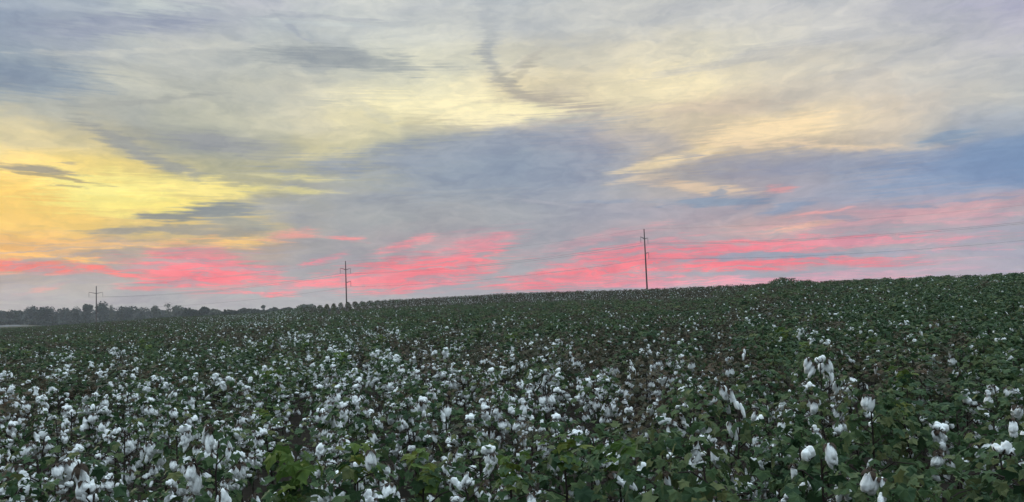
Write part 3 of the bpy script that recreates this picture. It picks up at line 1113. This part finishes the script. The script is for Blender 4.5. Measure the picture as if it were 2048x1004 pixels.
def far_variant(kind, seed, lod, idx):
    nl, nbl, H, wd, yg, fm = KINDS[kind]
    if lod == 1:
        nl, nbl = int(nl * .9), nbl
    else:
        nl, nbl = int(nl * .6), int(nbl * .65)
    S = plant_spec(seed, nl, nbl, H, wd * (1 if lod == 1 else 1.15), yg if lod == 1 else yg // 2)
    r = S['r']
    a = MB()
    stem_into(a, S, 0, 4 if lod == 1 else 3, 1.0 if lod == 1 else 1.3, lod == 2)
    p, d, s_, t = S['leaf']
    s_ = [q * (1.05 if lod == 1 else 1.35) for q in s_]
    leaves_into(a, p, d, s_, 1, t, r)
    p, d, s_, t = S['young']
    leaves_into(a, p, d, s_, 2, t, r)
    for (bp, bz, bs, st) in S['bolls']:
        b = MB()
        lint_into(b, st, int(r.integers(0, 9999)), 1 if lod == 2 else 2)
        if lod == 1:
            burr_into(b, st, int(r.integers(0, 9999)))
        off = 0
        e = Euler((r.normal(0, .25), r.normal(0, .25), bz)).to_matrix()
        E = np.array(e)
        Vb = np.concatenate(b.v) * bs @ E.T + bp
        nlint = sum(1 for _ in b.v)
        a.add(Vb, b.f, 3, .5)
    me = a.mesh('cotton_source', [M_STEM, fm, M_YOUNG, M_LINT])
    o = bpy.data.objects.new('src_%03d' % idx, me)
    src.objects.link(o)


vidx = {}
idx = 0
for lod in (1, 2):
    for ki, kind in enumerate(KINDS):
        for j in range(3):
            far_variant(kind, 5000 + lod * 500 + ki * 20 + j, lod, idx)
            vidx[(lod, kind, j)] = idx
            idx += 1
fx, fr, fsx, fi = [], [], [], []


def add_far(x, y, z, kind, rr, hs=None):
    lod = 1 if rr < 30 else 2
    fx.append((x, y, z - .02))
    fr.append((pr.gauss(0, .05), pr.gauss(0, .05), pr.uniform(0, 6.28)))
    h = hs or pr.uniform(.88, 1.08)
    w_ = pr.uniform(.95, 1.25) * (1.05 if rr < 45 else 1.1 if rr < 70 else .70)
    fsx.append((w_, w_, h))
    fi.append(vidx[(lod, kind, pr.randrange(3))])


for q in recs:
    rr, x, y, z, kind, px, pyt = q
    if rr < 0 or pyt > 1015 and rr < 5:
        continue
    add_far(x, y, z, kind, rr)
# the taller clump on the crest at right
for k in range(34):
    px = 1540 + 78 * pr.random()
    a = math.atan((px - CX) / FPX)
    d = 56 + pr.uniform(-2.5, 2.5)
    x, y = d * math.sin(a), d * math.cos(a)
    hgt = 1.0 + .26 * math.exp(-((px - 1568) / 24) ** 2) + .16 * pr.random()
    add_far(x, y, float(ground_z(x, y)), 'leafy' if k % 3 else 'mid', 20, hgt)
me = bpy.data.meshes.new('cotton_field')
me.from_pydata(fx, [], [])
for nm, ty, dat in (('prot', 'FLOAT_VECTOR', fr), ('pscl', 'FLOAT_VECTOR', fsx), ('pidx', 'INT', fi)):
    at = me.attributes.new(nm, ty, 'POINT')
    at.data.foreach_set('value' if ty == 'INT' else 'vector', np.array(dat).ravel())
field = link('cotton_field', me)
tag(field, 'cotton field stretching up to the crest, green and brown foliage dotted with white bolls', 'cotton field', kind='stuff')
ng = bpy.data.node_groups.new('plant_scatter', 'GeometryNodeTree')
ng.interface.new_socket('Geometry', in_out='INPUT', socket_type='NodeSocketGeometry')
ng.interface.new_socket('Geometry', in_out='OUTPUT', socket_type='NodeSocketGeometry')
gi, go = ng.nodes.new('NodeGroupInput'), ng.nodes.new('NodeGroupOutput')
iop = ng.nodes.new('GeometryNodeInstanceOnPoints')
ci = ng.nodes.new('GeometryNodeCollectionInfo')
ci.inputs['Collection'].default_value = src
ci.inputs['Separate Children'].default_value = True
ci.inputs['Reset Children'].default_value = True
ng.links.new(gi.outputs[0], iop.inputs['Points'])
ng.links.new(ci.outputs[0], iop.inputs['Instance'])
iop.inputs['Pick Instance'].default_value = True
for nm, ty, sk in (('pidx', 'INT', 'Instance Index'), ('prot', 'FLOAT_VECTOR', 'Rotation'), ('pscl', 'FLOAT_VECTOR', 'Scale')):
    na_ = ng.nodes.new('GeometryNodeInputNamedAttribute')
    na_.data_type = ty
    na_.inputs['Name'].default_value = nm
    o_ = [s for s in na_.outputs if s.enabled and s.name == 'Attribute'][0]
    if sk == 'Rotation':
        er = ng.nodes.new('FunctionNodeEulerToRotation')
        ng.links.new(o_, er.inputs[0])
        o_ = er.outputs[0]
    ng.links.new(o_, iop.inputs[sk])
ng.links.new(iop.outputs[0], go.inputs[0])
md = field.modifiers.new('plants', 'NODES')
md.node_group = ng
print('field plants', len(fx))

# ------------------------------------------------------------------ power line
def lathe(mb, prof, sides, mat=0, at=(0, 0, 0)):
    V, F = [], []
    for (q, z) in prof:
        for k in range(sides):
            a = 2 * math.pi * k / sides
            V.append((at[0] + q * math.cos(a), at[1] + q * math.sin(a), at[2] + z))
    for i in range(len(prof) - 1):
        for k in range(sides):
            k2 = (k + 1) % sides
            F.append((i * sides + k, i * sides + k2, (i + 1) * sides + k2, (i + 1) * sides + k))
    mb.add(V, F, mat)


def utility_pole(D, px, py_top, arm_az, label):
    """Wood pole with two arms on top and one below on the right; strings hang from the arm tips."""
    v = pix_dir(px, py_top)
    k = v.y
    x, y = v.x / k * D, D
    ztop = CAMZ + v.z / k * D
    zb = float(ground_z(x, y)) - .3
    root = bpy.data.objects.new('utility_pole', None)
    COL.objects.link(root)
    root.location = (x, y, zb)
    tag(root, label, 'utility pole', 'utility poles carrying the power line')
    H = ztop - zb
    mb = MB()
    n = 9
    lathe(mb, [(.24 - .11 * i / n, H * i / n) for i in range(n + 1)] + [(0.0, H + .02)], 12)
    mb.build('pole', [M_POLE], root, True)
    ad = np.array([math.sin(R(arm_az)), math.cos(R(arm_az))])
    att = []
    for (zz, sgn) in ((H - 2.55, -1), (H - 2.55, 1), (H - 6.3, 1)):
        ln_ = 2.4 + (.5 if sgn < 0 else .2)
        tip = np.array([ad[0] * sgn * ln_, ad[1] * sgn * ln_, zz + .42])
        mb = MB()
        tube(mb, [(ad[0] * sgn * .1, ad[1] * sgn * .1, zz), (tip[0] * .5, tip[1] * .5, zz + .24), tip], [.11, .09, .06], 6)
        arm = mb.build('crossarm', [M_POLE], root)
        mb = MB()
        prof = [(.02, 0), (.02, -.12)]
        for j in range(9):
            z0 = -.12 - j * .15
            prof += [(.035, z0), (.085, z0 - .05), (.085, z0 - .07), (.035, z0 - .09)]
        prof += [(.03, -1.5), (.05, -1.52), (.05, -1.6), (0, -1.62)]
        lathe(mb, prof, 8, 0, tip)
        mb.build('insulator_string', [M_INS], arm)
        att.append(np.array([x + tip[0], y + tip[1], zb + tip[2] - 1.6]))
    mb = MB()
    lathe(mb, [(.16, H - 2.65), (.19, H - 2.62), (.19, H - 2.42), (.16, H - 2.39)], 10)
    lathe(mb, [(.18, H - 6.4), (.205, H - 6.37), (.205, H - 6.17), (.18, H - 6.14)], 10)
    mb.build('bracket', [M_INS], root)
    att.append(np.array([x, y, ztop]))
    return att


polesA = utility_pole(254, 192.5, 572, 19, 'leftmost and most distant utility pole, rising in front of the treeline')
polesB = utility_pole(218, 691, 522, 19, 'middle utility pole, rising behind the knobby row ends left of centre')
polesC = utility_pole(190, 1288, 458, 29, 'tallest-looking utility pole, right of centre against the rose clouds')
polesD = utility_pole(160, 2160, 398, 29, 'utility pole just past the right edge of the view')


def wire(a, b, sag, name, label, rad_):
    mb = MB()
    n = 24
    P_ = []
    for i in range(n + 1):
        t = i / n
        p = a * (1 - t) + b * t
        p = p - np.array([0, 0, 4 * sag * t * (1 - t)])
        P_.append(p)
    tube(mb, P_, rad_, 4)
    o = mb.build(name, [M_WIRE], None)
    tag(o, label, 'overhead wire', 'overhead wires strung between the poles')


wn = ['near upper conductor', 'far upper conductor', 'lower conductor', 'thin top wire']
for (p, q, where) in ((polesA, polesB, 'leftmost to the middle pole'), (polesB, polesC, 'middle to the right-hand pole'), (polesC, polesD, 'right-hand pole out past the right edge')):
    for k in range(4):
        wire(p[k], q[k], 1.5 if k < 3 else 1.2, 'overhead_wire', wn[k] + ' from the ' + where, .018 if k < 3 else .010)

# ------------------------------------------------------------------ far treeline
def crown_into(mb, c, rx, rz, n, size, r, lumps=6, shell=.45, mat=0):
    """Leaf clumps spread through several overlapping lobes."""
    L_ = []
    for i in range(lumps):
        a = r.uniform(0, 6.28)
        q = r.uniform(.15, .6)
        L_.append((np.array([math.cos(a) * rx * q, math.sin(a) * rx * q, r.uniform(-.35, .45) * rz]), r.uniform(.42, .65)))
    for i in range(n):
        lc, ls = L_[int(r.integers(0, lumps))]
        d = r.normal(size=3)
        d /= np.linalg.norm(d)
        q = r.uniform(shell, 1) ** .6
        p = c + lc + d * np.array([rx, rx, rz]) * ls * q
        s = size * r.uniform(.5, 1.3)
        n1 = r.normal(size=3) + [0, 0, .8]
        x_, y_, _ = frame_from(n1)
        k = 5
        V = [p + s * (math.cos(2 * math.pi * j / k) * x_ + math.sin(2 * math.pi * j / k) * y_) * r.uniform(.5, 1.1) for j in range(k)]
        mb.add(V, [tuple(range(k))], mat, float(r.uniform(0, 1)))


def tree(px, py_top, wpx, D, kind, label, seed):
    r = np.random.default_rng(seed)
    v = pix_dir(px, py_top)
    k = v.y
    x, y = v.x / k * D, D
    zt = CAMZ + v.z / k * D
    zb = float(ground_z(x, y))
    H = zt - zb
    rx = wpx * D / FPX / 2 * 1.05
    root = bpy.data.objects.new('tree', None)
    COL.objects.link(root)
    root.location = (x, y, zb)
    tag(root, label, 'tree', 'trees of the far treeline')
    mb = MB()
    tube(mb, [(0, 0, -.2), (r.normal(0, .1), 0, H * .3), (r.normal(0, .2), 0, H * .62), (0, 0, H * .9)], [.32, .24, .15, .04], 6)
    for i in range(7):
        a = i * 2.4
        z0 = H * r.uniform(.3, .7)
        tube(mb, [(0, 0, z0), (math.cos(a) * rx * .4, math.sin(a) * rx * .4, z0 + H * .13), (math.cos(a) * rx * .75, math.sin(a) * rx * .75, z0 + H * .24)], [.12, .07, .025], 4)
    mb.build('trunk', [M_BARK], root)
    mb = MB()
    if kind == 'airy':
        crown_into(mb, np.array([0, 0, H * .72]), rx, H * .28, 260, .38, r, 8, .5)
        crown_into(mb, np.array([0, 0, H * .38]), rx * .9, H * .30, 420, .6, r, 5)
    elif kind == 'thin':
        crown_into(mb, np.array([0, 0, H * .8]), rx, H * .18, 120, .33, r, 6, .5)
        crown_into(mb, np.array([0, 0, H * .4]), rx * .9, H * .28, 260, .55, r, 5)
    else:
        crown_into(mb, np.array([0, 0, H * .58]), rx, H * .46, 900, .62, r, 8, .35)
        crown_into(mb, np.array([0, 0, H * .24]), rx * .9, H * .25, 260, .7, r, 5)
    mb.build('crown', [M_TREEL if kind in ('pale', 'thin') else M_TREE], root)


TREES = [
 (-40, 614, 44, 'round', 'dark tree cut off by the left edge of the picture'),
 (8, 621, 34, 'round', 'low rounded tree at the very left edge above the pale road'),
 (24, 617, 24, 'airy', 'open-crowned tree showing sky, first see-through tree from the left edge'),
 (33, 621, 28, 'round', 'small dark dome-shaped tree beside the leftmost see-through tree'),
 (62, 613, 28, 'round', 'rounded tree above the right end of the pale road'),
 (85, 614, 30, 'round', 'flat-topped dark tree third of the domes left of the leftmost pole'),
 (104, 612, 22, 'airy', 'thinly leaved tree with sky gaps midway between left edge and leftmost pole'),
 (129, 614, 34, 'round', 'broad smooth-topped tree left of the leaning tree'),
 (150, 611, 20, 'airy', 'leaning thin-topped tree two crowns left of the leftmost pole'),
 (172, 605, 27, 'round', 'tall round tree just left of the leftmost pole'),
 (206, 604, 36, 'round', 'tallest broad tree, directly behind the leftmost pole'),
 (223, 608, 10, 'thin', 'narrow upright tree just right of the leftmost pole'),
 (250, 611, 50, 'round', 'wide low-domed tree right of the leftmost pole'),
 (284, 611, 28, 'airy', 'feathery tree right of the wide low-domed tree'),
 (312, 611, 24, 'pale', 'small pale tree left of the tall spindly tree'),
 (337, 603, 18, 'thin', 'tall spindly see-through tree between the left and middle poles'),
 (358, 611, 30, 'pale', 'pale rounded tree just right of the tall spindly tree'),
 (382, 616, 28, 'round', 'low dark tree between the pale tree and the pointed one'),
 (406, 612, 24, 'round', 'pointed dark tree breaking the low stretch of the treeline'),
 (432, 617, 30, 'pale', 'low pale tree right of the pointed dark tree'),
 (462, 619, 30, 'round', 'lowest dark tree midway between the left and middle poles'),
 (492, 615, 30, 'round', 'rounded dark tree left of the thin forked tree'),
 (514, 616, 22, 'round', 'small dark tree touching the thin forked tree'),
 (526, 609, 10, 'thin', 'thin forked tree sticking up from the low treeline'),
 (546, 615, 28, 'round', 'dark rounded tree right of the thin forked tree'),
 (575, 615, 30, 'round', 'dark tree left of the pale bushy clump'),
 (608, 607, 44, 'pale', 'pale bushy tree at the right end of the treeline'),
]
for i, (px, py, w_, kd, lab) in enumerate(TREES):
    D = 430 + 35 * math.sin(i * 2.1) + (0 if px < 380 else -60)
    tree(px, py, w_, D, kd, lab, 900 + i)
# the wood behind them reads as one mass
mb = MB()
r = np.random.default_rng(77)
for i in range(64):
    px = -110 + 800 * i / 63 + r.uniform(-6, 6)
    D = 520 + r.uniform(0, 60)
    a = math.atan((px - CX) / FPX)
    x, y = D * math.tan(a), D
    zb = float(ground_z(x, y))
    top = np.interp(px, [0, 200, 330, 460, 640, 700], [624, 616, 618, 622, 618, 622])
    v = pix_dir(px, top + r.uniform(0, 3))
    H = CAMZ + v.z / v.y * D - zb
    crown_into(mb, np.array([x, y, zb + H * .5]), r.uniform(4, 6.5), H * .52, 420, .8, r, 7, .35)
for i in range(110):       # undergrowth along the foot of the trees
    px = -110 + 790 * i / 109 + r.uniform(-4, 4)
    D = (392 if px < 380 else 345) + r.uniform(-6, 6)
    a = math.atan((px - CX) / FPX)
    x, y = D * math.tan(a), D
    crown_into(mb, np.array([x, y, float(ground_z(x, y)) + 1.3]), 2.6, 2.0, 110, .6, r, 5, .3)
tag(mb.build('woodland', [M_TREE]), 'dark wood closing the valley behind the front trees', 'woodland', kind='stuff')

# ------------------------------------------------------------------ dusk haze
HAZE = 0.00028
if HAZE:
    mb = MB()
    x0, x1, y0, y1, z0, z1 = -900, 600, -60, 760, -3.0, 34.0
    V = [(x, y, z) for z in (z0, z1) for y in (y0, y1) for x in (x0, x1)]
    mb.add(V, [(0, 2, 3, 1), (4, 5, 7, 6), (0, 1, 5, 4), (2, 6, 7, 3), (0, 4, 6, 2), (1, 3, 7, 5)])
    m = bpy.data.materials.new('haze')
    m.use_nodes = True
    m.node_tree.nodes.clear()
    pv = m.node_tree.nodes.new('ShaderNodeVolumePrincipled')
    pv.inputs['Color'].default_value = (.90, .93, 1.0, 1)
    pv.inputs['Density'].default_value = HAZE
    pv.inputs['Anisotropy'].default_value = 0.2
    mo = m.node_tree.nodes.new('ShaderNodeOutputMaterial')
    m.node_tree.links.new(pv.outputs[0], mo.inputs['Volume'])
    tag(mb.build('haze', [m]), 'thin grey-blue evening haze over the field', 'haze', kind='stuff')
